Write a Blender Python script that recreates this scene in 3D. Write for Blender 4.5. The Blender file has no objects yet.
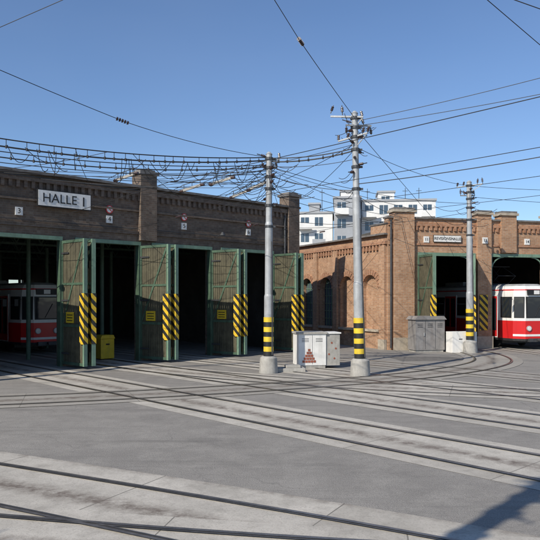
import bpy, math, random
from mathutils import Vector, Matrix
random.seed(7)
S=bpy.context.scene
H=2.45; F=660.0
def P(px,py,d):
    return Vector(((px-270)/F*d, d, H+(299-py)/F*d))
# ---------------------------------------------------------------- materials
def newmat(name):
    m=bpy.data.materials.new(name); m.use_nodes=True
    nt=m.node_tree; return m,nt,nt.nodes['Principled BSDF']
def N(nt,t,**k):
    n=nt.nodes.new(t)
    for a,b in k.items():
        if a in n.inputs: n.inputs[a].default_value=b
        else: setattr(n,a,b)
    return n
def mixc(nt,fac,a,b,mode='MIX'):
    n=nt.nodes.new('ShaderNodeMix'); n.data_type='RGBA'; n.blend_type=mode
    for i,v in ((0,fac),(6,a),(7,b)):
        if isinstance(v,bpy.types.NodeSocket): nt.links.new(v,n.inputs[i])
        else:
            n.inputs[i].default_value = v if i==0 else (v[0],v[1],v[2],1)
    return n.outputs[2]
def ramp(nt,src,a,b,inv=False):
    n=nt.nodes.new('ShaderNodeMapRange'); nt.links.new(src,n.inputs[0])
    n.inputs[1].default_value=a; n.inputs[2].default_value=b
    if inv: n.inputs[3].default_value=1; n.inputs[4].default_value=0
    return n.outputs[0]
def mul(nt,src,k):
    f=nt.nodes.new('ShaderNodeMath'); f.operation='MULTIPLY'; nt.links.new(src,f.inputs[0])
    if isinstance(k,bpy.types.NodeSocket): nt.links.new(k,f.inputs[1])
    else: f.inputs[1].default_value=k
    return f.outputs[0]
def noise(nt,vec,scale,detail=5,rough=.6):
    n=nt.nodes.new('ShaderNodeTexNoise'); n.inputs['Scale'].default_value=scale
    n.inputs['Detail'].default_value=detail; n.inputs['Roughness'].default_value=rough
    if vec is not None: nt.links.new(vec,n.inputs['Vector'])
    return n.outputs['Fac']
def bump(nt,h,b,strength=.3,dist=.01):
    n=nt.nodes.new('ShaderNodeBump'); n.inputs['Strength'].default_value=strength; n.inputs['Distance'].default_value=dist
    nt.links.new(h,n.inputs['Height']); nt.links.new(n.outputs[0],b.inputs['Normal'])
def mat(name,c,rough=.7,metal=0,var=.25,scale=3,dirt=None):
    m,nt,b=newmat(name)
    tc=N(nt,'ShaderNodeTexCoord').outputs['Object']
    n1=noise(nt,tc,scale,4,.65); n2=noise(nt,tc,scale*14,2)
    dk=tuple(x*(1-var) for x in c); lt=tuple(min(1,x*(1+var)) for x in c)
    col=mixc(nt,ramp(nt,n1,.3,.7),dk,lt)
    col=mixc(nt,ramp(nt,n2,.55,.8),col,tuple(x*(1-var*1.3) for x in c))
    if dirt:
        mp=N(nt,'ShaderNodeMapping'); mp.inputs['Scale'].default_value=(6,6,.7); nt.links.new(tc,mp.inputs[0])
        n3=noise(nt,mp.outputs[0],1.2,5,.7)
        col=mixc(nt,mul(nt,ramp(nt,n3,.45,.75),dirt[1]),col,dirt[0])
    nt.links.new(col,b.inputs['Base Color'])
    b.inputs['Roughness'].default_value=rough; b.inputs['Metallic'].default_value=metal
    bump(nt,n2,b,.25,.005)
    return m
def glass(name,c=(.02,.025,.03)):
    m,nt,b=newmat(name); b.inputs['Base Color'].default_value=(*c,1); b.inputs['Roughness'].default_value=.06
    b.inputs['Specular IOR Level'].default_value=.8
    tc=N(nt,'ShaderNodeTexCoord').outputs['Object']
    bump(nt,noise(nt,tc,1.5,2),b,.08,.05)
    return m
def brick(name,c1,c2,mort,grime=(.05,.04,.03),gf=.6,pale=(.5,.35,.24),pf=.5,dk=.5):
    m,nt,b=newmat(name)
    tc=N(nt,'ShaderNodeTexCoord').outputs['Object']
    sp=N(nt,'ShaderNodeSeparateXYZ'); nt.links.new(tc,sp.inputs[0])
    ad=N(nt,'ShaderNodeMath',operation='ADD'); nt.links.new(sp.outputs[0],ad.inputs[0]); nt.links.new(sp.outputs[1],ad.inputs[1])
    cb=N(nt,'ShaderNodeCombineXYZ'); nt.links.new(ad.outputs[0],cb.inputs[0]); nt.links.new(sp.outputs[2],cb.inputs[1])
    bt=N(nt,'ShaderNodeTexBrick'); nt.links.new(cb.outputs[0],bt.inputs['Vector'])
    bt.inputs['Scale'].default_value=1; bt.inputs['Brick Width'].default_value=.27; bt.inputs['Row Height'].default_value=.08
    bt.inputs['Mortar Size'].default_value=.009; bt.inputs['Bias'].default_value=-.1
    bt.inputs['Color1'].default_value=(*c1,1); bt.inputs['Color2'].default_value=(*c2,1); bt.inputs['Mortar'].default_value=(*mort,1)
    sn=N(nt,'ShaderNodeVectorMath',operation='SNAP'); nt.links.new(cb.outputs[0],sn.inputs[0]); sn.inputs[1].default_value=(.135,.08,1)
    wn=N(nt,'ShaderNodeTexWhiteNoise'); nt.links.new(sn.outputs[0],wn.inputs['Vector'])
    n1=noise(nt,tc,.7,6,.7); n2=noise(nt,tc,3.5,5,.75); n4=noise(nt,tc,1.6,6,.8)
    col=mixc(nt,mul(nt,ramp(nt,wn.outputs['Value'],.72,.98),pf),bt.outputs['Color'],pale)
    col=mixc(nt,mul(nt,ramp(nt,wn.outputs['Value'],.28,.05),dk),col,tuple(x*.5 for x in c1))
    col=mixc(nt,mul(nt,ramp(nt,n2,.5,.72),.45),col,pale)
    col=mixc(nt,mul(nt,ramp(nt,n4,.53,.68),.45),col,tuple(x*.55 for x in c2))
    col=mixc(nt,mul(nt,ramp(nt,n1,.42,.66),gf),col,grime)
    nt.links.new(col,b.inputs['Base Color']); b.inputs['Roughness'].default_value=.9
    bump(nt,bt.outputs['Fac'],b,.5,-.008)
    return m
def stripes(name,ang=1,period=.34):
    m,nt,b=newmat(name)
    tc=N(nt,'ShaderNodeTexCoord').outputs['Object']
    sp=N(nt,'ShaderNodeSeparateXYZ'); nt.links.new(tc,sp.inputs[0])
    a=N(nt,'ShaderNodeMath',operation='ADD'); nt.links.new(sp.outputs[0],a.inputs[0]); nt.links.new(sp.outputs[1],a.inputs[1])
    a2=N(nt,'ShaderNodeMath',operation='MULTIPLY_ADD'); nt.links.new(a.outputs[0],a2.inputs[0]); a2.inputs[1].default_value=ang; nt.links.new(sp.outputs[2],a2.inputs[2])
    d=N(nt,'ShaderNodeMath',operation='DIVIDE'); nt.links.new(a2.outputs[0],d.inputs[0]); d.inputs[1].default_value=period
    f=N(nt,'ShaderNodeMath',operation='FRACT'); nt.links.new(d.outputs[0],f.inputs[0])
    g=N(nt,'ShaderNodeMath',operation='GREATER_THAN'); nt.links.new(f.outputs[0],g.inputs[0]); g.inputs[1].default_value=.5
    n=noise(nt,tc,12,5)
    y=mixc(nt,ramp(nt,n,.4,.75),(.78,.5,.02),(.5,.33,.05))
    k=mixc(nt,ramp(nt,n,.4,.75),(.012,.012,.012),(.05,.048,.04))
    nt.links.new(mixc(nt,g.outputs[0],y,k),b.inputs['Base Color']); b.inputs['Roughness'].default_value=.5
    return m
def asphalt():
    m,nt,b=newmat('asphalt')
    tc=N(nt,'ShaderNodeTexCoord').outputs['Object']
    n1=noise(nt,tc,.22,6,.65); n2=noise(nt,tc,1.6,6,.7); n3=noise(nt,tc,60,2,.7); n4=noise(nt,tc,16,4,.7)
    col=mixc(nt,ramp(nt,n1,.35,.65),(.235,.215,.188),(.31,.285,.248))
    col=mixc(nt,ramp(nt,n2,.45,.75),col,(.35,.322,.28))
    col=mixc(nt,mul(nt,ramp(nt,n3,.45,.68),.55),col,(.11,.1,.09))
    col=mixc(nt,mul(nt,ramp(nt,n3,.42,.3),.5),col,(.45,.42,.37))
    col=mixc(nt,mul(nt,ramp(nt,n4,.52,.7),.45),col,(.15,.138,.12))
    v=N(nt,'ShaderNodeTexVoronoi',feature='DISTANCE_TO_EDGE'); v.inputs['Scale'].default_value=.3
    wn=N(nt,'ShaderNodeTexNoise'); wn.inputs['Scale'].default_value=.9; wn.inputs['Detail'].default_value=6; nt.links.new(tc,wn.inputs['Vector'])
    va=N(nt,'ShaderNodeVectorMath',operation='MULTIPLY_ADD'); nt.links.new(wn.outputs['Color'],va.inputs[0]); va.inputs[1].default_value=(1.6,1.6,0); nt.links.new(tc,va.inputs[2])
    nt.links.new(va.outputs[0],v.inputs['Vector'])
    cr_=mul(nt,ramp(nt,v.outputs['Distance'],.0,.006,True),ramp(nt,n1,.45,.6))
    col=mixc(nt,mul(nt,cr_,.5),col,(.1,.09,.08))
    n5=noise(nt,tc,.6,7,.75)
    col=mixc(nt,mul(nt,ramp(nt,n5,.54,.7),.5),col,(.13,.118,.104))
    mp=N(nt,'ShaderNodeMapping'); mp.inputs['Rotation'].default_value=(0,0,math.radians(40)); mp.inputs['Scale'].default_value=(.25,2.6,1); nt.links.new(tc,mp.inputs[0])
    n6=noise(nt,mp.outputs[0],1.0,5,.65)
    col=mixc(nt,mul(nt,ramp(nt,n6,.53,.72),.5),col,(.13,.12,.105))
    nt.links.new(col,b.inputs['Base Color']); b.inputs['Roughness'].default_value=.88
    bump(nt,n3,b,.6,.012)
    return m
def slabs(name,lt,dk):
    m,nt,b=newmat(name)
    tcn=N(nt,'ShaderNodeTexCoord'); uv=tcn.outputs['UV']; tc=tcn.outputs['Object']
    bt=N(nt,'ShaderNodeTexBrick'); nt.links.new(uv,bt.inputs['Vector']); bt.offset=0
    bt.inputs['Scale'].default_value=1; bt.inputs['Brick Width'].default_value=2.6; bt.inputs['Row Height'].default_value=1.435
    bt.inputs['Mortar Size'].default_value=.010; bt.inputs['Mortar Smooth'].default_value=.3; bt.inputs['Color1'].default_value=(*lt,1); bt.inputs['Color2'].default_value=(*dk,1); bt.inputs['Mortar'].default_value=(.17,.155,.13,1)
    n1=noise(nt,tc,.8,6,.7); n2=noise(nt,tc,45,2,.7); n3=noise(nt,tc,4,5,.7)
    col=mixc(nt,mul(nt,ramp(nt,n1,.42,.68),.6),bt.outputs['Color'],(.26,.235,.195))
    col=mixc(nt,mul(nt,ramp(nt,n2,.5,.7),.4),col,(.2,.18,.15))
    col=mixc(nt,mul(nt,ramp(nt,n3,.5,.75),.4),col,(.19,.17,.14))
    sp=N(nt,'ShaderNodeSeparateXYZ'); nt.links.new(uv,sp.inputs[0])
    s1=N(nt,'ShaderNodeMath',operation='SUBTRACT'); nt.links.new(sp.outputs[1],s1.inputs[0]); s1.inputs[1].default_value=.7175
    pp=N(nt,'ShaderNodeMath',operation='PINGPONG'); nt.links.new(s1.outputs[0],pp.inputs[0]); pp.inputs[1].default_value=.7175
    col=mixc(nt,mul(nt,mul(nt,ramp(nt,pp.outputs[0],.04,.28,True),.9),ramp(nt,n3,.3,.6)),col,(.13,.10,.078))
    nt.links.new(col,b.inputs['Base Color']); b.inputs['Roughness'].default_value=.85
    bump(nt,n2,b,.3,.006)
    return m
M={}
M['asphalt']=asphalt(); M['slab']=slabs('concrete_slab',(.55,.505,.43),(.46,.42,.355)); M['slab2']=slabs('worn_slab',(.40,.365,.31),(.33,.303,.26))
M['patch']=mat('asphalt_patch',(.15,.138,.122),.9,0,.35,5)
M['brickL']=brick('brown_brick',(.19,.128,.088),(.135,.095,.07),(.19,.16,.13),(.055,.046,.038),.6,(.25,.2,.15),.5,.5)
M['brickR']=brick('orange_brick',(.48,.25,.13),(.36,.18,.095),(.42,.35,.26),(.17,.105,.065),.45,(.56,.38,.25),.4,.35)
M['brickT']=brick('trim_brick',(.44,.2,.10),(.34,.15,.075),(.4,.3,.22),(.12,.07,.045),.3,(.5,.3,.18),.3)
M['coping']=mat('coping_stone',(.17,.155,.14),.85,0,.35,4)
M['sand']=mat('sandstone',(.4,.34,.26),.85,0,.25,4)
M['green']=mat('green_paint',(.07,.12,.078),.5,0,.3,2,((.04,.045,.03),.55))
M['lgreen']=mat('light_green_paint',(.165,.26,.18),.5,0,.2,2,((.08,.1,.065),.45))
M['plank']=mat('olive_boards',(.098,.088,.052),.75,0,.4,3,((.03,.026,.018),.65))
M['yellow']=mat('yellow_paint',(.72,.5,.03),.5,0,.15,4,((.3,.22,.08),.4))
M['stripe']=stripes('hazard_stripes',1.0,.36)
M['black']=mat('black_paint',(.018,.018,.018),.5)
M['white']=mat('white_paint',(.78,.76,.71),.5,0,.08,3,((.4,.38,.33),.4))
M['galv']=mat('galvanised_steel',(.40,.41,.41),.55,.15,.18,3,((.2,.19,.17),.55))
M['dsteel']=mat('dark_steel',(.07,.072,.075),.5,.4,.3,5)
M['rail']=mat('rail_steel',(.26,.23,.2),.35,.7,.35,6)
M['groove']=mat('rail_groove',(.03,.026,.022),.9)
M['conc']=mat('concrete',(.38,.36,.32),.85,0,.22,4,((.16,.15,.13),.5))
M['wire']=mat('wire_metal',(.035,.033,.033),.5,.3)
M['insul']=mat('insulator',(.06,.035,.03),.3)
M['red']=mat('tram_red',(.62,.018,.02),.25,0,.08,1,((.3,.03,.03),.25))
M['cream']=mat('tram_white',(.78,.76,.71),.3,0,.05,1,((.5,.48,.43),.3))
M['roofg']=mat('tram_roof_grey',(.33,.33,.32),.6)
M['glass']=glass('window_glass'); M['glassb']=glass('blue_glass',(.06,.09,.12))
M['lamp']=mat('lamp_lens',(.7,.7,.65),.15)
M['gcab']=mat('grey_cabinet_paint',(.25,.235,.22),.5,0,.2,3,((.12,.09,.07),.45))
M['render']=mat('white_render',(.7,.69,.66),.85,0,.1,.3)
M['grey']=mat('grey_cladding',(.34,.35,.36),.7,0,.1,.3)
M['bark']=mat('bark',(.09,.07,.05),.9)
M['redp']=mat('red_brown_paint',(.3,.09,.05),.6)
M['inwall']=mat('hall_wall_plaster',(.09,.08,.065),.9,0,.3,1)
M['signred']=mat('sign_red',(.5,.04,.04),.5)
# ---------------------------------------------------------------- mesh builder
class MB:
    def __init__(s): s.v=[];s.f=[];s.m=[];s.ms=[];s.uv=[]
    def mi(s,k):
        if k not in s.ms: s.ms.append(k)
        return s.ms.index(k)
    def face(s,pts,k,uv=None):
        b=len(s.v); s.v+= [tuple(p) for p in pts]; s.f.append(tuple(range(b,b+len(pts)))); s.m.append(s.mi(k)); s.uv.append(uv)
    def box(s,x0,x1,y0,y1,z0,z1,k,T=None):
        c=[(x0,y0,z0),(x1,y0,z0),(x1,y1,z0),(x0,y1,z0),(x0,y0,z1),(x1,y0,z1),(x1,y1,z1),(x0,y1,z1)]
        if T is not None: c=[tuple(T@Vector(p)) for p in c]
        b=len(s.v); s.v+=c; i=s.mi(k)
        for q in ((0,3,2,1),(4,5,6,7),(0,1,5,4),(1,2,6,5),(2,3,7,6),(3,0,4,7)):
            s.f.append(tuple(b+a for a in q)); s.m.append(i); s.uv.append(None)
    def prism(s,pts,y0,y1,k):
        n=len(pts); b=len(s.v)
        s.v+=[(p[0],y0,p[1]) for p in pts]+[(p[0],y1,p[1]) for p in pts]; i=s.mi(k)
        s.f.append(tuple(range(b,b+n))); s.f.append(tuple(range(b+2*n-1,b+n-1,-1))); s.m+=[i,i]; s.uv+=[None,None]
        for j in range(n):
            a=(j+1)%n; s.f.append((b+j,b+n+j,b+n+a,b+a)); s.m.append(i); s.uv.append(None)
    def beam(s,p0,p1,w,h,k):
        p0=Vector(p0);p1=Vector(p1); d=p1-p0; L=d.length
        q=d.to_track_quat('X','Z').to_matrix().to_4x4(); T=Matrix.Translation(p0)@q
        s.box(0,L,-w/2,w/2,-h/2,h/2,k,T)
    def cyl(s,p0,p1,r0,r1,k,n=10,cap=True):
        p0=Vector(p0);p1=Vector(p1); d=(p1-p0)
        if d.length<1e-6: return
        q=d.to_track_quat('Z','Y').to_matrix(); b=len(s.v); i=s.mi(k)
        for p,r in ((p0,r0),(p1,r1)):
            for j in range(n):
                a=2*math.pi*j/n; s.v.append(tuple(p+q@Vector((r*math.cos(a),r*math.sin(a),0))))
        for j in range(n):
            a=(j+1)%n; s.f.append((b+j,b+a,b+n+a,b+n+j)); s.m.append(i); s.uv.append(None)
        if cap:
            s.f.append(tuple(range(b+n-1,b-1,-1))); s.f.append(tuple(range(b+n,b+2*n))); s.m+=[i,i]; s.uv+=[None,None]
    def build(s,name,parent=None,loc=(0,0,0),rz=0,bevel=0,auto=False):
        me=bpy.data.meshes.new(name); me.from_pydata(s.v,[],s.f); 
        for k in s.ms: me.materials.append(M[k])
        me.polygons.foreach_set('material_index',s.m)
        if any(u is not None for u in s.uv):
            l=me.uv_layers.new(name='UVMap')
            for p,u in zip(me.polygons,s.uv):
                if u is not None:
                    for li,c in zip(p.loop_indices,u): l.data[li].uv=c
        if auto:
            me.polygons.foreach_set('use_smooth',[True]*len(me.polygons))
            me.set_sharp_from_angle(angle=math.radians(35))
        me.update()
        o=bpy.data.objects.new(name,me); S.collection.objects.link(o)
        o.location=loc; o.rotation_euler=(0,0,rz)
        if parent: o.parent=parent
        if bevel:
            bm=o.modifiers.new('bevel','BEVEL'); bm.width=bevel; bm.segments=2; bm.limit_method='ANGLE'
        return o
def empty(name,loc=(0,0,0),rz=0):
    o=bpy.data.objects.new(name,None); S.collection.objects.link(o); o.location=loc; o.rotation_euler=(0,0,rz); return o
def text(body,size,parent,loc,rz,k,name='lettering'):
    c=bpy.data.curves.new(name,'FONT'); c.body=body; c.size=size; c.align_x='CENTER'; c.align_y='CENTER'; c.extrude=.004
    o=bpy.data.objects.new(name,c); S.collection.objects.link(o); o.location=loc; o.rotation_euler=(math.pi/2,0,rz); o.parent=parent
    c.materials.append(M[k]); return o
# ---------------------------------------------------------------- ground
g=MB(); g.face([(-700,-700,0),(700,-700,0),(700,700,0),(-700,700,0)],'asphalt'); g.build('ground')
def cr(pts,n=10):
    P_=[Vector(p) for p in pts]; P_=[2*P_[0]-P_[1]]+P_+[2*P_[-1]-P_[-2]]; out=[]
    for i in range(1,len(P_)-2):
        for j in range(n):
            t=j/n; a,b,c,d=P_[i-1:i+3]
            out.append(.5*((2*b)+(c-a)*t+(2*a-5*b+4*c-d)*t*t+(3*b-a-3*c+d)*t**3))
    out.append(P_[-2]); return out
tk=[0]
def track(pts,slab='slab',hw=1.12):
    i=tk[0]; tk[0]+=1
    c=cr(pts,14)
    e=empty('tram_track')
    zs=.004+.0015*i; zr=.026+.0006*i
    nrm=[];s=[0]
    for j in range(len(c)):
        t=(c[min(j+1,len(c)-1)]-c[max(j-1,0)]).normalized(); nrm.append(Vector((-t.y,t.x)))
        if j: s.append(s[-1]+(c[j]-c[j-1]).length)
    b=MB()
    def strip(a0,a1,z,k,uv=False):
        for j in range(len(c)-1):
            q=[c[j]+nrm[j]*a1,c[j]+nrm[j]*a0,c[j+1]+nrm[j+1]*a0,c[j+1]+nrm[j+1]*a1]
            b.face([(p.x,p.y,z) for p in q],k,[(s[j],a1+.7175*3),(s[j],a0+.7175*3),(s[j+1],a0+.7175*3),(s[j+1],a1+.7175*3)] if uv else [(0,0)]*4)
    strip(-hw,hw,zs,slab,True)
    b.build('slab_panels',e)
    b=MB()
    for sg in (-1,1):
        r=sg*.7175
        strip(r-.026,r+.026,zr+.003,'rail')
        strip(min(r-sg*.026,r-sg*.062),max(r-sg*.026,r-sg*.062),zr,'groove')
        strip(min(r-sg*.062,r-sg*.078),max(r-sg*.062,r-sg*.078),zr+.002,'rail')
    b.build('grooved_rails',e)
    return e
TH=math.atan2(.686,.7276); D=Vector((.7276,.686)); NI=Vector((-.686,.7276)); P0=Vector((-7.56,24.0))
def hall(t,y): return P0+D*t+NI*y
for t in (-1.55,1.95,5.45,9.1):
    track([hall(t,26),hall(t,0),hall(t,-12),hall(t,-30)],'slab' if t<8 else 'slab2',1.12)
track([hall(1.95,2),hall(1.95,-4),(1.2,19.2),(6,17.3),(12,16.2),(22,15.8)],'slab')
track([(8.7,33.5),(9.4,29.6),(8.4,25.2),(4.6,21.0),(-1.5,17.6),(-8,15.4),(-18,13.5)],'slab2')
track([(-16,14.9),(-8,10.9),(-4.3,9.1),(-.63,7.2),(1.6,5.95),(5,3.9)],'slab',1.3)
track([(-14,9.0),(-8,7.9),(-3.17,6.71),(.57,5.95),(4.5,5.4)],'slab',1.1)
track([(12.0,36),(12.3,32),(13.3,27),(14.5,20),(15,10)],'slab2')
for t in (-5.1,-8.7): track([hall(t,26),hall(t,0),hall(t,-4),hall(t-1.5,-10)+Vector((-1,0)),hall(t-5,-14)],'slab2')
def patch(pts,k='patch',z=.0025,name='asphalt_patch'):
    b=MB(); b.face([(x,y,z) for x,y in pts],k); return b.build(name)
patch([(5.2,26.0),(8.0,26.3),(7.6,28.2),(5.0,27.8)])
# ---------------------------------------------------------------- left hall
hl=empty('tram_depot_hall',(P0.x,P0.y,0),TH)
HG=[-10.9,-7.3,-3.65,0,3.3,6.9,10.6]; PW=.5; X0,X1=-14.5,12.2; TOP=6.85; LZ=4.72
b=MB()
b.box(X0,X1,0,.45,LZ,TOP,'brickL')
b.box(X0,HG[0]+PW,0,.45,0,LZ,'brickL')
for h in HG[1:-1]: b.box(h,h+PW,0,.45,0,LZ,'brickL')
b.box(HG[-1],X1,0,.45,0,LZ,'brickL')
b.box(X1-.45,X1,.45,30,0,TOP,'brickL'); b.box(X0,X0+.45,.45,30,0,TOP,'brickL')
b.build('walls',hl)
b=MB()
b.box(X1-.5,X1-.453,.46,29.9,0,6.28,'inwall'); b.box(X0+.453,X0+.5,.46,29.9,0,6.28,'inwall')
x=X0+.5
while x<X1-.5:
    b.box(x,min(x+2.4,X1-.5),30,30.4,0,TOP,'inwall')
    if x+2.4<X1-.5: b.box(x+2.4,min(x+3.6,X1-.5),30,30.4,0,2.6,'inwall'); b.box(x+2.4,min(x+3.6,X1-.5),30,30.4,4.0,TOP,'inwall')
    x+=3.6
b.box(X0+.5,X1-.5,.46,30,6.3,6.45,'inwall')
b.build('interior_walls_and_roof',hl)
b=MB()   # cornice / trim
b.box(X0,X1,-.06,0,LZ+.28,LZ+.40,'brickL')
b.box(X0,X1,-.13,0,TOP-.28,TOP-.1,'brickL'); b.box(X0-.05,X1+.08,-.2,.5,TOP,TOP+.09,'coping')
b.box(X0,X1,-.08,0,TOP-.95,TOP-.88,'brickL')
x=X0+.1
while x<X1-.15:
    b.box(x,x+.12,-.10,0,TOP-.52,TOP-.28,'brickL'); x+=.27
for a,w in ((3.2,.75),(11.45,.73),(-7.5,.75)):
    b.box(a,a+w,-.2,0,LZ+.05,TOP+.55,'brickL'); b.box(a,a+w,.0,.45,TOP+.09,TOP+.55,'brickL')
    b.box(a-.07,a+w+.07,-.27,.52,TOP+.55,TOP+.68,'coping'); b.box(a+.05,a+w-.05,-.15,.4,TOP+.68,TOP+.76,'coping')
b.box(11.45,12.18,-.2,0,0,LZ+.05,'brickL')
b.build('cornice_and_pilasters',hl)
b=MB()   # green steel
for i in range(len(HG)-1):
    a,c=HG[i]+PW,HG[i+1]
    b.box(a,c,-.05,.3,LZ-.14,LZ-.003,'lgreen'); b.box(a,a+.1,-.05,.2,0,LZ-.14,'green'); b.box(c-.1,c,-.05,.2,0,LZ-.14,'green')
b.build('portal_frames',hl)
b=MB()
for y in (3,8,13.5,19,25):
    b.box(X0+.5,X1-.5,y-.06,y+.06,6.1,6.28,'green'); b.box(X0+.5,X1-.5,y-.05,y+.05,5.0,5.1,'green')
    x=X0+.5
    while x<X1-1.4: b.beam((x,y,5.1),(x+.6,y,6.1),.05,.05,'green'); b.beam((x+.6,y,6.1),(x+1.2,y,5.1),.05,.05,'green'); x+=1.2
for h in HG[1:-1]:
    for y in (3.5,9,15,21,27): b.cyl((h+.25,y,0),(h+.25,y,5.0),.09,.09,'green',10)
b.build('roof_structure',hl)
b=MB()   # downpipe, conduits and wall lamps on the front
b.cyl((11.3,-.08,.2),(11.3,-.08,TOP-.4),.055,.055,'dsteel',10)
for z in (1,2.6,4.2,5.8): b.box(11.23,11.37,-.15,0.0,z-.02,z+.02,'dsteel')
b.cyl((X0,-.09,5.22),(X1-1.0,-.09,5.22),.014,.014,'dsteel',6); b.cyl((X0,-.1,6.72),(3.1,-.155,6.72),.014,.014,'dsteel',6)
for t in (-3.3,7.15):
    b.cyl((t,-.02,5.15),(t,-.45,5.3),.018,.018,'dsteel',6); b.cyl((t,-.45,5.34),(t,-.45,5.2),.05,.13,'dsteel',12)
b.build('downpipe_conduits_and_lamps',hl)
def leafmesh(w):
    b=MB(); z0,z1=.1,4.56
    for a,c in ((0,.09),(w-.09,w)): b.box(a,c,-.04,.04,z0,z1,'green')
    for z in (z0,1.45,z1-.1): b.box(.09,w-.09,-.04,.04,z,z+.1,'green')
    x=.09; 
    while x<w-.1:
        e=min(x+.115,w-.09); o=random.uniform(-.006,.006)
        b.box(x+.004,e-.004,-.014+o,.014+o,z0+.1,z1-.1,'plank'); x+=.12
    for sg in (-1,1):
        b.beam((.1,sg*.03,1.6),(w-.1,sg*.03,4.4),.02,.07,'green')
        b.box(.09,w-.09,sg*.03-.012,sg*.03+.012,2.95,3.03,'green')
    for z in (.5,2.4,4.1):
        b.cyl((0,0,z-.1),(0,0,z+.1),.05,.05,'dsteel',8); b.box(0,.5,-.055,-.042,z-.03,z+.03,'dsteel')
    b.box(w-.03,w+.05,-.07,.07,z0,z1,'lgreen')
    return b
def leaf(parent,hx,ang,w=1.5,sign=False,y=-.03):
    e=bpy.data.objects.new('gate_leaf',None); S.collection.objects.link(e); e.parent=parent; e.location=(hx,y,0); e.rotation_euler=(0,0,math.radians(ang))
    leafmesh(w).build('leaf_frame_and_boards',e)
    s=MB(); s.box(w-.22,w+.06,-.085,.085,.87,2.65,'stripe'); s.build('hazard_board',e)
    if sign:
        s=MB()
        s.box(.35,.85,-.062,-.045,1.6,1.98,'yellow'); s.box(.35,.85,.045,.062,1.6,1.98,'yellow')
        for z in (1.68,1.78,1.88): s.box(.42,.78,-.066,-.062,z-.015,z+.015,'black')
        s.build('notice_plate',e)
    return e
angs={0:(-86,-93),3.3:(-78,-84),6.9:(-80,-86),10.6:(-90,-95),-3.65:(-88,-92),-7.3:(-90,-90)}
for h,(a1,a2) in angs.items():
    leaf(hl,h,a1,1.5,h!=10.6); leaf(hl,h+PW,a2,1.5,False)
def wl(x,y,z):
    p=hall(x,y); return (p.x,p.y,z)
e=empty('halle_sign',wl(0,-.24,6.02),TH)
b=MB(); b.box(-1.03,1.03,0,.06,-.3,.3,'black'); b.box(-1.0,1.0,-.012,0,-.27,.27,'white')
for x in (-.8,.8): b.box(x-.03,x+.03,.06,.23,-.2,.2,'dsteel')
b.build('sign_board_and_brackets',e)
text('HALLE',.46,e,(-.2,-.02,0),0,'black')
b=MB(); b.box(.69,.745,-.022,-.014,-.165,.165,'black'); b.build('roman_numeral',e)
def numsign(t,z,n,ban):
    e=empty('bay_number_sign',wl(t,-.03,z),TH)
    b=MB(); b.box(-.13,.13,-.02,.03,-.14,.14,'white'); b.build('plate',e); text(n,.25,e,(0,-.03,0),0,'black')
    if ban:
        b=MB(); b.cyl((0,.0,.38),(0,-.03,.38),.16,.16,'signred',20); b.cyl((0,-.03,.38),(0,-.035,.38),.12,.12,'white',20); b.beam((-.09,-.04,.47),(.09,-.04,.29),.01,.03,'signred'); b.build('prohibition_disc',e)
for t,n,bn in ((-1.6,'3',False),(1.9,'4',True),(5.4,'5',True),(9.0,'6',True),(-5.2,'2',False)): numsign(t,5.5,n,bn)
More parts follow.
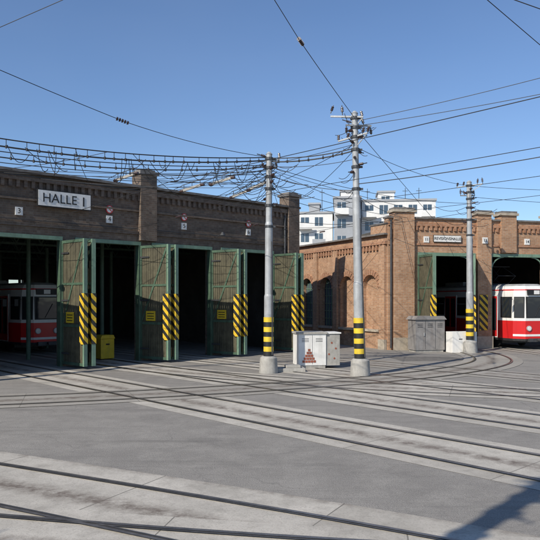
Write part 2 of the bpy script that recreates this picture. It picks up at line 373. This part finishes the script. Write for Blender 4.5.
# ---------------------------------------------------------------- tram
def tram(loc,rz,L=13,panto=True):
    e=empty('red_white_tram',loc,rz)
    def outline(ins):
        a=[(.60-ins*.6,ins),(1.0-ins,.42+ins*.6),(1.13-ins,1.35),(1.13-ins,L-1.3),(1.0-ins,L-.42-ins*.6),(.6-ins*.6,L-ins)]
        return a+[(-x,y) for x,y in reversed(a)]
    b=MB()
    lv=[(.38,.06,'dsteel'),(.5,.0,'red'),(1.36,.0,'cream'),(1.40,.0,'cream'),(2.62,.05,'cream'),(2.82,.08,'red'),(2.88,.09,'cream'),(3.04,.2,'roofg'),(3.14,.42,'roofg')]
    for (z0,i0,k),(z1,i1,_) in zip(lv[:-1],lv[1:]):
        A=outline(i0);B=outline(i1);n=len(A)
        for j in range(n):
            q=(j+1)%n; b.face([(*A[j],z0),(*A[q],z0),(*B[q],z1),(*B[j],z1)],k)
    b.face([(*p,lv[-1][0]) for p in outline(.42)],'roofg'); b.face([(*p,.38) for p in reversed(outline(.06))],'dsteel')
    b.build('body_shell',e)
    b=MB(); gl=MB()
    def panel(B_,p,q,z0,z1,off,th,k,m=.0):
        p=Vector((*p,0));q=Vector((*q,0));d=(q-p); l=d.length; d.normalize(); n=Vector((d.y,-d.x,0))
        T=Matrix(((d.x,-n.x,0,p.x),(d.y,-n.y,0,p.y),(0,0,1,0),(0,0,0,1)))
        B_.box(m,l-m,-off,-off+th,z0,z1,k,T)
    fr=((-.6,0),(.6,0)); rt=((.6,0),(1.0,.42)); lf=((-1.0,.42),(-.6,0)); rt2=((1.0,.42),(1.13,1.35)); lf2=((-1.13,1.35),(-1.0,.42))
    for s_,m in ((fr,.04),(rt,.05),(lf,.05),(rt2,.1),(lf2,.1)):
        panel(b,*s_,1.5,2.52,.012,.1,'black',m); panel(gl,*s_,1.55,2.47,.02,.1,'glass',m+.045)
    panel(b,*fr,2.60,2.86,.02,.12,'black',.12); panel(b,*fr,2.64,2.82,.026,.12,'cream',.45)
    for s_ in (fr,rt,lf): panel(b,*s_,.62,.72,.012,.08,'cream',.0)
    panel(b,(-.45,0),(.45,0),.36,.52,.12,.2,'dsteel')
    for x in (-.42,.42):
        b.cyl((x,.0,1.0),(x,-.05,1.0),.13,.13,'galv',16); b.cyl((x,-.05,1.0),(x,-.06,1.0),.1,.1,'lamp',16)
    b.cyl((-.1,-.03,1.58),(.25,-.04,2.2),.012,.012,'black',6); b.cyl((0,-.3,.45),(0,.1,.45),.06,.06,'dsteel',8)
    y=1.5
    k=0
    while y<L-2.2:
        for sx in (-1,1):
            p=(sx*1.13,y+1.25) if sx<0 else (1.13,y); q=(-1.13,y) if sx<0 else (1.13,y+1.25)
            if k%3==0:
                panel(b,p,q,.5,2.62,.01,.08,'cream',.0); panel(b,p,q,.55,2.55,.015,.08,'red',.04)
                for i in range(2):
                    pm=tuple(p[c]+(q[c]-p[c])*i/2 for c in range(2)); qm=tuple(p[c]+(q[c]-p[c])*(i+1)/2 for c in range(2))
                    panel(gl,pm,qm,.85,2.45,.022,.08,'glass',.09)
            else:
                panel(b,p,q,1.5,2.5,.01,.08,'black',.02); panel(gl,p,q,1.54,2.46,.016,.08,'glass',.06)
                panel(b,p,q,2.12,2.15,.022,.08,'galv',.06)
        y+=1.33; k+=1
    for yy in (2.2,4.0,L-4,L-2.2):
        for x in (-.72,.72): b.cyl((x-.06,yy,.34),(x+.06,yy,.34),.33,.33,'dsteel',18)
    b.box(-.8,.8,1.6,4.6,.2,.4,'dsteel'); b.box(-.8,.8,L-4.6,L-1.6,.2,.4,'dsteel')
    b.box(-.5,.5,L*.45,L*.45+2,3.14,3.36,'roofg'); b.box(-.35,.35,5.2,6.2,3.14,3.3,'roofg')
    for sx in (-1,1): b.beam((sx*1.0,.4,2.4),(sx*1.3,.2,2.4),.02,.02,'black'); b.box(sx*1.3-.08,sx*1.3+.08,.17,.2,2.1,2.4,'black')
    b.build('windows_frames_and_running_gear',e); gl.build('window_panes',e)
    if panto:
        b=MB(); yb=3.4
        for sx in (-.5,.5):
            for s2 in (-1,1):
                b.cyl((sx,yb+s2*.35,3.2),(sx,yb+s2*1.0,3.6),.018,.018,'dsteel',6)
                b.cyl((sx,yb+s2*1.0,3.6),(sx*.7,yb+s2*.1,4.1),.014,.014,'dsteel',6)
                b.cyl((sx,yb+s2*.35,3.05),(sx,yb+s2*.35,3.25),.05,.05,'insul',8)
        for s2 in (-1,1): b.cyl((-.5,yb+s2*1.0,3.6),(.5,yb+s2*1.0,3.6),.014,.014,'dsteel',6); b.cyl((-.5,yb+s2*.35,3.2),(.5,yb+s2*.35,3.2),.03,.03,'dsteel',6)
        for yy in (-.12,.12): b.cyl((-.75,yb+yy,4.12),(.75,yb+yy,4.12),.02,.02,'dsteel',6)
        b.build('pantograph',e)
    return e
for t,y in ((-1.55,4.5),(1.95,5.5),(-5.1,5.5),(5.45,17)):
    p=hall(t,y); tram((p.x,p.y,.04),TH,13,False)
# ---------------------------------------------------------------- right hall
PH=math.radians(14); C=Vector((5.67,31.7)); RD=Vector((math.cos(PH),math.sin(PH))); RN=Vector((-math.sin(PH),math.cos(PH)))
def rw(t,y,z): p=C+RD*t+RN*y; return (p.x,p.y,z)
rb=empty('brick_workshop_building',(C.x,C.y,0),PH)
b=MB(); RT=6.35; RL=4.72
piers=[(0,1.55),(4.67,5.5),(8.7,9.4),(12.6,13.3)]
b.box(0,16,0,.45,RL,RT,'brickR')
for a,c in piers: b.box(a,c,0,.45,0,RL,'brickR')
b.box(15.5,16,.0,.45,0,RL,'brickR'); b.box(15.55,16,.45,26,0,RT,'brickR'); b.box(0.5,15.55,25.6,26,0,RT,'brickR')
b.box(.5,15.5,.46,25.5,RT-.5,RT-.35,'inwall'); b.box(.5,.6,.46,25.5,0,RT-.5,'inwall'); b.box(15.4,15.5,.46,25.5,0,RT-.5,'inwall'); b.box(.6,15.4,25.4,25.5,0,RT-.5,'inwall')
b.build('front_walls',rb)
b=MB()
for a,c in ((.25,1.3),(4.72,5.48),(6.05,6.9),(8.72,9.38),(12.62,13.28)):
    zb=0 if a!=6.05 else RL+.05
    b.box(a,c,-.18,0,zb,RT+.28,'brickR'); b.box(a,c,0,.45,RT+.08,RT+.28,'brickR')
    b.box(a-.08,c+.08,-.26,.5,RT+.28,RT+.4,'sand'); b.box(a-.02,c+.02,-.2,.42,RT+.4,RT+.5,'coping')
    if zb==0: b.box(a-.06,c+.06,-.24,-.18,0,.6,'sand')
b.box(-.05,16,-.1,.5,RT,RT+.08,'coping'); b.box(0,16,-.07,0,RT-.35,RT-.2,'brickT'); b.box(0,16,-.05,0,RL+.35,RL+.45,'brickT')
x=.1
while x<16: b.box(x,x+.12,-.08,0,RT-.55,RT-.35,'brickT'); x+=.26
for a,c in ((1.55,4.67),(5.5,8.7),(9.4,12.6)):
    b.box(a,c,-.05,.3,RL-.16,RL-.003,'lgreen'); b.box(a,a+.1,-.05,.2,0,RL-.16,'lgreen'); b.box(c-.1,c,-.05,.2,0,RL-.16,'lgreen')
    for s_,xx in ((1,a+.1),(-1,c-.1)):
        pr=None
        for i in range(7):
            an=math.pi/2*i/6; p=(xx+s_*.7*(1-math.cos(an)),.05,RL-.16-.7+.7*math.sin(an))
            if pr: b.beam(pr,p,.06,.06,'lgreen')
            pr=p
b.cyl((.12,-.08,.1),(.12,-.08,RT-.1),.05,.05,'dsteel',10)
b.build('cornice_piers_and_portals',rb)
leaf(rb,1.6,-90,1.55,False); leaf(rb,4.62,-122,1.5,True); leaf(rb,8.65,-85,1.5,False)
s=MB(); s.box(4.8,5.25,-.215,-.183,.9,2.65,'stripe'); s.build('hazard_board',rb)
SA=math.atan2(.9,-.44)
sw=bpy.data.objects.new('arched_side_wall',None); S.collection.objects.link(sw); sw.parent=rb; sw.rotation_euler=(0,0,SA-PH); sw.location=(.0,.02,0)
b=MB(); SL=9.5; ST=5.55; hw=.66; sill=.95; spr=3.0
cx=[1.45,3.6,5.75,7.9]
edges=[0.12]+sum([[c-hw,c+hw] for c in cx],[])+[SL]
for i in range(0,len(edges),2): b.box(edges[i],edges[i+1],-.45,0,0,ST,'brickR')
for c in cx:
    b.box(c-hw,c+hw,-.45,0,0,sill,'brickR')
    n=14
    for i in range(n):
        xa=c-hw+2*hw*i/n; xb=xa+2*hw/n
        za=spr+math.sqrt(max(0,hw*hw-(xa-c)**2)); zb=spr+math.sqrt(max(0,hw*hw-(xb-c)**2))
        b.prism([(xa,za),(xb,zb),(xb,ST),(xa,ST)],-.45,0,'brickR')
b.build('wall',sw)
b=MB()
for q,c in enumerate(cx):
    n=13
    for i in range(n):
        a0=math.pi*i/n+.02; a1=math.pi*(i+1)/n-.02
        r0,r1=hw+.0,hw+.26
        b.prism([(c+r0*math.cos(a0),spr+r0*math.sin(a0)),(c+r1*math.cos(a0),spr+r1*math.sin(a0)),(c+r1*math.cos(a1),spr+r1*math.sin(a1)),(c+r0*math.cos(a1),spr+r0*math.sin(a1))],.003,.06,'brickT')
    b.box(c-hw-.1,c+hw+.1,.003,.1,sill-.12,sill,'sand')
    if q<2: b.box(c-hw,c+hw,-.3,-.2,sill,spr+hw,'brickR')
    else:
        b.box(c-hw,c+hw,-.34,-.3,sill,spr+hw,'glassb')
        for k in range(1,5): b.box(c-hw+2*hw*k/5-.02,c-hw+2*hw*k/5+.02,-.3,-.26,sill,spr+hw*.9,'lgreen')
        for k in range(1,7): b.box(c-hw,c+hw,-.298,-.265,sill+k*.42-.015,sill+k*.42+.015,'lgreen')
for c in (.35,2.52,4.67,6.82,9.1): b.box(c-.22,c+.22,.002,.12,0,ST-.5,'brickR'); b.box(c-.26,c+.26,.002,.16,0,.5,'sand')
b.box(0.05,SL,.002,.14,ST-.45,ST-.3,'brickT'); b.box(0.02,SL+.05,-.5,.2,ST,ST+.08,'coping')
x=.2
while x<SL-.2: b.box(x,x+.12,.002,.11,ST-.7,ST-.46,'brickT'); x+=.28
b.box(.02,1.3,-.45,.1,ST+.08,ST+.5,'brickR')
b.box(.0,1.35,-.5,.14,ST+.5,ST+.58,'coping')
b.build('arches_piers_and_cornice',sw)
b=MB(); p=C+Vector((-.44,.9))*SL
lp=Matrix.Rotation(-PH,2)@(p-C)
b.box(0,.4,0,14,0,5.4,'brickR'); b.build('rear_wall',rb,(lp.x+.1,lp.y-.3,0))
e=empty('workshop_sign',rw(3.1,-.1,5.4),PH)
b=MB(); b.box(-.75,.75,0,.05,-.17,.17,'black'); b.box(-.73,.73,-.01,0,-.15,.15,'white'); b.build('sign_board',e); text('REVISIONSHALLE',.19,e,(0,-.016,0),0,'black')
for t,n in ((2.0,'11'),(4.35,'12'),(5.1,'13'),(7.6,'14')):
    e=empty('bay_number_sign',rw(t,-.2 if t==5.1 else -.03,5.35),PH)
    b=MB(); b.box(-.14,.14,-.02,.03,-.15,.15,'white'); b.build('plate',e); text(n,.2,e,(0,-.03,0),0,'black')
x,y,_=rw(6.9,-1.75,0); tram((x,y,.04),PH,13,True)
# ---------------------------------------------------------------- poles
def pole(x,y,h,r0,r1,lean,stripe=(.55,1.85),arms=(),name='catenary_pole'):
    e=empty(name,(x,y,0))
    b=MB(); ax=lambda z: Vector((lean*z/h,0,z))
    b.cyl((0,0,0),(0,0,.5),r0+.16,r0+.13,'conc',20); b.cyl((0,0,.5),(0,0,.56),r0+.13,r0+.05,'conc',20)
    zs=[.5,h*.35,h*.36,h*.68,h*.69,h]; rs=[r0,r0*.96,r0*.84,r0*.8,r1*1.05,r1]
    for i in range(5): b.cyl(ax(zs[i]),ax(zs[i+1]),rs[i],rs[i+1],'galv',20)
    b.cyl(ax(h),ax(h+.08),r1*1.15,r1*.4,'galv',16)
    b.build('tapered_mast',e,auto=True)
    s0,s1=stripe; n=8; b=MB()
    for i in range(n):
        za=s0+(s1-s0)*i/n; zb=s0+(s1-s0)*(i+1)/n
        b.cyl(ax(za),ax(zb),r0+.012,r0+.012,'yellow' if i%2 else 'black',20)
    b.build('hazard_bands',e,auto=True)
    b=MB()
    def insul(p,d,l=.35):
        d=Vector(d).normalized(); p=Vector(p)
        b.cyl(p,p+d*l,.016,.016,'dsteel',8)
        for k in range(3): b.cyl(p+d*(l*.35+k*.05),p+d*(l*.35+k*.05+.028),.048,.04,'insul',10)
    for z in (h-.15,h-.45,h-.75,h-1.15,h-1.7,h-2.4):
        b.cyl(ax(z-.04),ax(z+.04),r1+.04,r1+.04,'dsteel',12); b.box(*(lambda c:(c.x+r1,c.x+r1+.12,c.y-.03,c.y+.03,c.z-.03,c.z+.03))(ax(z)),'dsteel')
    for i in range(9):
        a=random.uniform(0,6.28); z=h-.1-.22*i; insul(ax(z),(math.cos(a),math.sin(a),random.uniform(-.2,.35)),.42)
    for (dz,xa,xb,ya,tilt) in arms:
        c=ax(h-dz); b.beam(c+Vector((xa,ya,-tilt)),c+Vector((xb,-ya,tilt)),.05,.05,'galv')
        for xx in (xa,xa*.5,xb*.6,xb):
            if abs(xx)>.15:
                insul(c+Vector((xx,ya*xx/(xa or 1),tilt*xx/(xb or 1))),(random.uniform(-.4,.4),0,random.choice((1,-1,1))),random.uniform(.22,.34))
        b.beam(c+Vector((xb,-ya,tilt)),c+Vector((0,0,-.35)),.025,.025,'galv')
    b.cyl(Vector((r0*.8,-r0*.8,.6)),Vector((lean*.6+r1*.9,-r1*.9,h*.6)),.025,.025,'dsteel',6)
    b.build('brackets_and_insulators',e)
    return e
pole(-.05,21.9,7.25,.155,.10,.02,arms=((.2,-.25,.35,-.1,.05),))
pole(2.87,21.0,8.35,.165,.10,-.18,arms=((.1,-.75,.25,.15,-.05),(.38,-.3,.55,-.2,.04),(.75,-.5,.35,.3,.06)))
pole(9.1,30.0,7.75,.17,.11,-.05,(.6,2.0),arms=((.15,-.5,.55,.2,.05),(.6,-.45,.3,-.2,.03)))
pole(-3.9,-.1,9,.2,.14,0)
pole(-12.0,15.5,7.6,.18,.12,0)
# ---------------------------------------------------------------- overhead wires
ow=empty('overhead_wires')
wb=MB()
def wire(p,q,sag=.15,r=.010,n=10):
    p=Vector(p);q=Vector(q); pr=p
    for i in range(1,n+1):
        t=i/n; c=p.lerp(q,t); c.z-=4*sag*t*(1-t); wb.cyl(pr,c,r,r,'wire',5,False); pr=c
def wpt(p,q,sag,t):
    c=Vector(p).lerp(Vector(q),t); c.z-=4*sag*t*(1-t); return c
def ins(p,d,l=.4,r=.06):
    d=Vector(d).normalized(); p=Vector(p)-d*l/2
    for k in range(5): wb.cyl(p+d*(k*l/5),p+d*(k*l/5+l*.13),r,r*.8,'insul',8)
T1=Vector((-.03,21.9,7.15)); T2=Vector((2.7,21.0,8.2)); T3=Vector((9.05,30,7.6))
def garland(p,q,sag,r=.02,step=.42,drop=.22):
    L=(Vector(q)-Vector(p)).length; n=int(L/step)
    wire(p,q,sag,r,24); p2=Vector(p)-Vector((0,0,drop)); q2=Vector(q)-Vector((0,0,drop*.6)); wire(p2,q2,sag*1.15,r*1.3,24)
    for i in range(1,n):
        t=(i+random.uniform(-.25,.25))/n; a=wpt(p,q,sag,t); c=wpt(p2,q2,sag*1.15,t)
        wb.cyl(a,c,.010,.010,'wire',5); wb.cyl(c+Vector((0,0,.04)),c-Vector((0,0,.04)),.03,.03,'wire',6)
PL=Vector((-12,15.5,7.4)); Z=lambda z: Vector((0,0,z))
garland(PL,T1,.5,.018,.36,.16); garland(PL-Z(.42),T1-Z(.25),.5,.014,.5,.1)
wire(PL-Z(.8),T1-Z(.55),.45,.012); wire(PL-Z(1.1),T1-Z(.8),.4,.010)
garland(T1-Z(.02),T2-Z(.95),.1,.018,.34,.12); wire(T1-Z(.3),T2-Z(1.3),.1); wire(T1-Z(.6),T2-Z(2.3),.12)
wire(P(-30,57,16),P(123,121,19.5),.02); ins(P(123,121,19.5),(1,.4,-.3)); wire(P(123,121,19.5),T1,.12)
wire(P(-20,36,15),P(90,-12,14),.0,.008)
wire(P(262,-20,13),P(300,41,16),.0,.009); ins(P(301,42,16),P(345,105,21)-P(300,41,16),.4,.05); wire(P(300,41,16),T2,.02)
wire(T2-Z(.3),P(470,260,40),.05)
wire(P(478,-8,12),P(560,62,14),.0,.008); wire(P(498,-6,11),P(560,16,11),.0,.008)
wire(T2-Z(.1),P(600,62,18),.06,.010); wire(T2-Z(.25),P(600,82,18),.06,.010)
wire(T2-Z(2.1),P(620,142,17),.08,.014)
wire(T2-Z(.9),T3,.2,.009); wire(T3,P(620,190,30),.1); wire(T3-Z(.5),P(620,205,32),.08)
wire(T1-Z(.3),T3-Z(.8),.3)
for t in (-6,-4.2,-2.2,-.9,.8,2.0,2.8,4.0,4.9,6.2,7.1,8,9,9.9,11.0,11.8):
    a=Vector(wl(t,-.15,6.55+random.uniform(-.1,.25))); wire(a,T1-Z(random.uniform(.05,1.0)),random.uniform(.05,.3),.009)
for t in (-3,1,5): wire(Vector(wl(t,-.2,6.7)),wpt(PL,T1,.5,random.uniform(.5,.9)),.1,.009)
for t in (3.6,7.5,11.8): wire(Vector(wl(t,-.25,7.2 if t!=7.5 else 6.8)),T2-Z(.8+random.random()*.6),.2,.010)
wire(Vector(wl(11.9,-.2,6.2)),Vector(rw(.6,-.3,6.3)),.2,.012); wire(Vector(wl(11.9,-.2,5.9)),T3-Z(1.2),.2)
wire(T1-Z(1.2),Vector(rw(.6,-.2,6.0)),.15); wire(T1-Z(.9),Vector(rw(.6,-.2,6.35)),.12); wire(T2-Z(2.4),Vector(rw(.9,-.2,6.35)),.15)
for i,t in enumerate((-1.55,1.95,5.45,9.1)):
    a=Vector(wl(t,-.2,4.95)); m=Vector(wl(t,-9,5.35+.1*i)); q=Vector(wl(t,-26,5.5+.1*i))
    wire(a,m,.03,.009,6); wire(m,q,.05,.008,10)
    wire(m,T1-Z(.4),.05,.008)
    if i: ins(Vector(wl(t,-4.5,5.2)),(.6,-.7,.05),.3,.03)
for i in range(30):
    t=.3+.68*random.random(); a=wpt(PL,T1,.5,t); a.z-=.15
    q=a+Vector((random.uniform(-.7,.8),random.uniform(-.5,1.2),-random.uniform(.1,.6))); wire(a,q,random.uniform(.1,.4),.010,12)
for i in range(18):
    z=T1.z-random.uniform(0,1.2); a=Vector((T1.x,T1.y,z)); q=a+Vector((random.choice((-1,1))*random.uniform(.3,1.5),random.uniform(-1,.5),random.uniform(-.35,.15))); wire(a,q,random.uniform(.1,.4),.010,12)
for i in range(12):
    z=T2.z-random.uniform(.0,2.4); a=Vector((T2.x,T2.y,z)); q=a+Vector((random.choice((-1,1))*random.uniform(.15,.8),random.uniform(-.5,.5),random.uniform(-.4,.3))); wire(a,q,random.uniform(.1,.25),.009,10)
for i in range(12):
    z=T3.z-random.uniform(.0,1.8); a=Vector((T3.x,T3.y,z)); q=a+Vector((random.choice((-1,1))*random.uniform(.3,1.6),random.uniform(-.5,1.5),random.uniform(-.3,.2))); wire(a,q,random.uniform(.1,.3),.010,10)
wb.build('span_and_contact_wires',ow)
for (px,py,d) in ((126,177,21.5),(192,188,22.5),(222,181,22),(240,194,23.5),(258,186,23)):
    c=P(px,py,d); e=empty('section_insulator',c,math.radians(-35+random.uniform(-15,15)))
    b=MB(); b.beam((-.42,0,-.07),(.42,0,.09),.06,.08,'conc'); b.beam((-.42,0,.12),(.42,0,.27),.02,.02,'dsteel')
    for xx in (-.33,0,.33): b.cyl((xx,0,xx*.18+.02),(xx,0,xx*.18+.2),.012,.012,'dsteel',6)
    b.cyl((.42,0,.25),(.8,0,.5),.01,.01,'wire',5); b.cyl((-.42,0,.1),(-.75,0,.0),.01,.01,'wire',5)
    for xx in (-.42,.42): b.cyl((xx-.07,0,xx*.19),(xx+.07,0,xx*.19),.05,.05,'insul',10)
    b.build('bar_and_fittings',e)
# ---------------------------------------------------------------- street furniture
e=empty('white_switch_cabinet',(1.62,23.6,0),math.radians(12))
b=MB(); b.box(-.72,.28,-.4,.4,.12,1.22,'white'); b.box(-.76,.32,-.44,.44,1.22,1.29,'conc'); b.box(-.7,.26,-.38,.38,0,.12,'conc')
b.box(.285,.8,-.36,.36,.1,1.22,'conc'); b.box(.285,.84,-.4,.4,1.22,1.27,'white')
b.box(-.225,-.215,-.405,-.4,.16,1.18,'black')
for x in (-.6,-.1):
    for z in (.95,1.0,1.05): b.box(x,x+.25,-.406,-.4,z,z+.015,'black')
b.build('housing_and_doors',e,bevel=.008)
b=MB()
for i in range(5):
    for j in range(i+1):
        x=-.62+ (j-i/2)*.1+.28; b.box(x-.042,x+.042,-.412,-.407,.62-.1*i,.70-.1*i,'redp')
for x,z in ((.4,.5),(.5,.9),(.6,.35),(.65,.7)): b.cyl((x,-.36,z),(x,-.367,z),.035,.035,'redp',10)
b.build('painted_marks',e)
e=empty('concrete_plinth',(.72,22.3,0),.1)
b=MB(); b.box(-.5,.45,-.25,.35,0,.13,'conc'); b.box(-.2,.3,-.15,.25,.13,.22,'conc'); b.build('blocks',e,bevel=.015)
e=empty('electrical_cabinet',rw(1.35,-1.3,0),PH)
b=MB(); b.box(-.75,.72,-.4,.4,.1,1.5,'gcab'); b.box(-.7,.67,-.36,.36,0,.1,'conc'); b.prism([(-.82,1.5),(.79,1.5),(.65,1.66),(-.68,1.66)],-.47,.47,'gcab')
for x in (-.26,.24): b.box(x-.008,x+.008,-.404,-.4,.15,1.45,'black')
for x in (-.65,-.15,.35):
    for z in (1.15,1.22,1.29): b.box(x,x+.25,-.408,-.4,z,z+.02,'black')
b.box(-.35,-.3,-.43,-.4,.75,.9,'galv'); b.build('housing',e,bevel=.01)
e=empty('white_concrete_planter',rw(2.75,-2.0,0),PH)
b=MB(); b.box(-.62,.62,-.3,-.22,0,.95,'white'); b.box(-.62,.62,.22,.3,0,.95,'white'); b.box(-.62,-.54,-.22,.22,0,.95,'white'); b.box(.54,.62,-.22,.22,0,.95,'white'); b.box(-.54,.54,-.22,.22,0,.85,'conc')
for x in (-.3,.05,.32): b.box(x,x+.18,-.306,-.3,.6,.64,'black')
b.build('box_walls',e,bevel=.012)
p=hall(2.5,1.4); e=empty('yellow_sand_bin',(p.x,p.y,0),TH)
b=MB(); b.box(-.3,.3,-.25,.25,.05,.85,'yellow'); b.prism([(-.33,.85),(.33,.85),(.26,1.0),(-.26,1.0)],-.28,.28,'yellow'); b.box(-.25,-.15,-.2,.2,0,.05,'black'); b.box(.15,.25,-.2,.2,0,.05,'black'); b.box(-.08,.08,-.275,-.25,.6,.66,'black'); b.build('body_and_lid',e,bevel=.015)
# ---------------------------------------------------------------- distant apartments
e=empty('apartment_building',(0,122,0),math.radians(-6))
b=MB()
def block(x0,x1,y0,y1,z,k,balc):
    b.box(x0,x1,y0,y1,0,z,k); b.box(x0-.2,x1+.2,y0-.2,y1+.2,z,z+.35,'grey')
    f=0; zz=z-2.9
    while zz>1:
        x=x0+.6; j=0
        while x<x1-1.6:
            b.box(x,x+1.5,y0-.03,y0+.1,zz+.6,zz+2.2,'glassb'); b.box(x+.7,x+.78,y0-.06,y0-.03,zz+.6,zz+2.2,'render')
            if (j+f)%2==0 and balc:
                b.box(x-.4,x+2.0,y0-1.4,y0,zz-.1,zz+.05,'render'); b.box(x-.4,x+2.0,y0-1.4,y0-1.32,zz+.05,zz+1.0,'grey' if f%2 else 'render')
            x+=2.6; j+=1
        y=y0+1
        while y<y1-2: b.box(x0-.03,x0+.1,y,y+1.3,zz+.6,zz+2.2,'glassb'); y+=3
        zz-=3.0; f+=1
block(5,11.5,2,14,18.4,'render',True); block(11.8,16.5,-3,12,20.4,'grey',True); block(16.8,30,0,14,20.2,'render',True); block(13,15.2,3,9,22.5,'render',False); block(7,9,5,10,20.5,'grey',False)
block(20,23,4,10,22.4,'render',False); block(-30,4.5,6,18,13,'render',True); block(31,70,6,20,12.5,'grey',True)
for x in (9.5,18,25,27.5): b.cyl((x,4,18),(x,4,23.2),.06,.05,'dsteel',6); b.box(x-.5,x+.5,3.97,4.03,22.6,22.68,'dsteel')
b.build('storeys_windows_balconies',e)
# ---------------------------------------------------------------- bare trees beside/behind the camera (their shadows fall on the yard)
def tree(x,y,h,seed):
    rn=random.Random(seed); b=MB()
    def br(p,d,l,r,dep):
        q=p
        for s_ in range(2):
            d=(d+Vector((rn.uniform(-.15,.15),rn.uniform(-.15,.15),rn.uniform(0,.08)))).normalized(); n=q+d*l/2; b.cyl(q,n,r,r*.8,'bark',6 if dep>3 else 4,False); q=n; r*=.8
        if dep==0: return
        for i in range(3 if dep>2 else 4):
            a=rn.uniform(0,6.28); sp=rn.uniform(.4,.9); nd=(d+Vector((math.cos(a)*sp,math.sin(a)*sp,rn.uniform(-.1,.3)))).normalized()
            br(q,nd,l*rn.uniform(.6,.78),r*.8,dep-1)
    br(Vector((0,0,0)),Vector((0,0,1)),h*.26,h*.03,5)
    b.build('bare_tree',None,(x,y,0))
tree(-8.6,1.2,7.2,3); tree(-11.2,3.2,7.5,11)
# ---------------------------------------------------------------- light
el=math.radians(36); az=Vector((.65,.76)).normalized()
Ld=Vector((az.x*math.cos(el),az.y*math.cos(el),-math.sin(el)))
sd=bpy.data.lights.new('sun','SUN'); sd.energy=4.8; sd.angle=math.radians(.5); sd.color=(1,.94,.84)
so=bpy.data.objects.new('sun',sd); S.collection.objects.link(so); so.rotation_euler=Ld.to_track_quat('-Z','Y').to_euler()
w=bpy.data.worlds.new('World'); S.world=w; w.use_nodes=True; nt=w.node_tree
bg=nt.nodes['Background']; bg.inputs[1].default_value=.125
sk=nt.nodes.new('ShaderNodeTexSky'); sk.sky_type='NISHITA'; sk.sun_disc=False; sk.sun_elevation=el; sk.sun_rotation=math.atan2(-az.x,-az.y); sk.air_density=1.0; sk.dust_density=.2; sk.ozone_density=3.6
tc=nt.nodes.new('ShaderNodeTexCoord'); mp=nt.nodes.new('ShaderNodeMapping'); mp.inputs['Scale'].default_value=(1.2,1.2,3); mp.inputs['Rotation'].default_value=(0,.25,.3); nt.links.new(tc.outputs['Generated'],mp.inputs[0])
n=noise(nt,mp.outputs[0],1.2,4,.5)
tint=mixc(nt,1.0,sk.outputs[0],(.84,.93,1.06),'MULTIPLY')
nt.links.new(mixc(nt,mul(nt,ramp(nt,n,.35,.8),.07),tint,(6,6.3,6.8)),bg.inputs[0])
S.view_settings.view_transform='Standard'; S.view_settings.look='None'; S.view_settings.exposure=0
cd=bpy.data.cameras.new('camera'); cd.lens=44; cd.sensor_width=36; cd.shift_y=29/540; cd.clip_end=3000
co=bpy.data.objects.new('camera',cd); S.collection.objects.link(co); co.location=(0,0,H); co.rotation_euler=(math.pi/2,0,0); S.camera=co
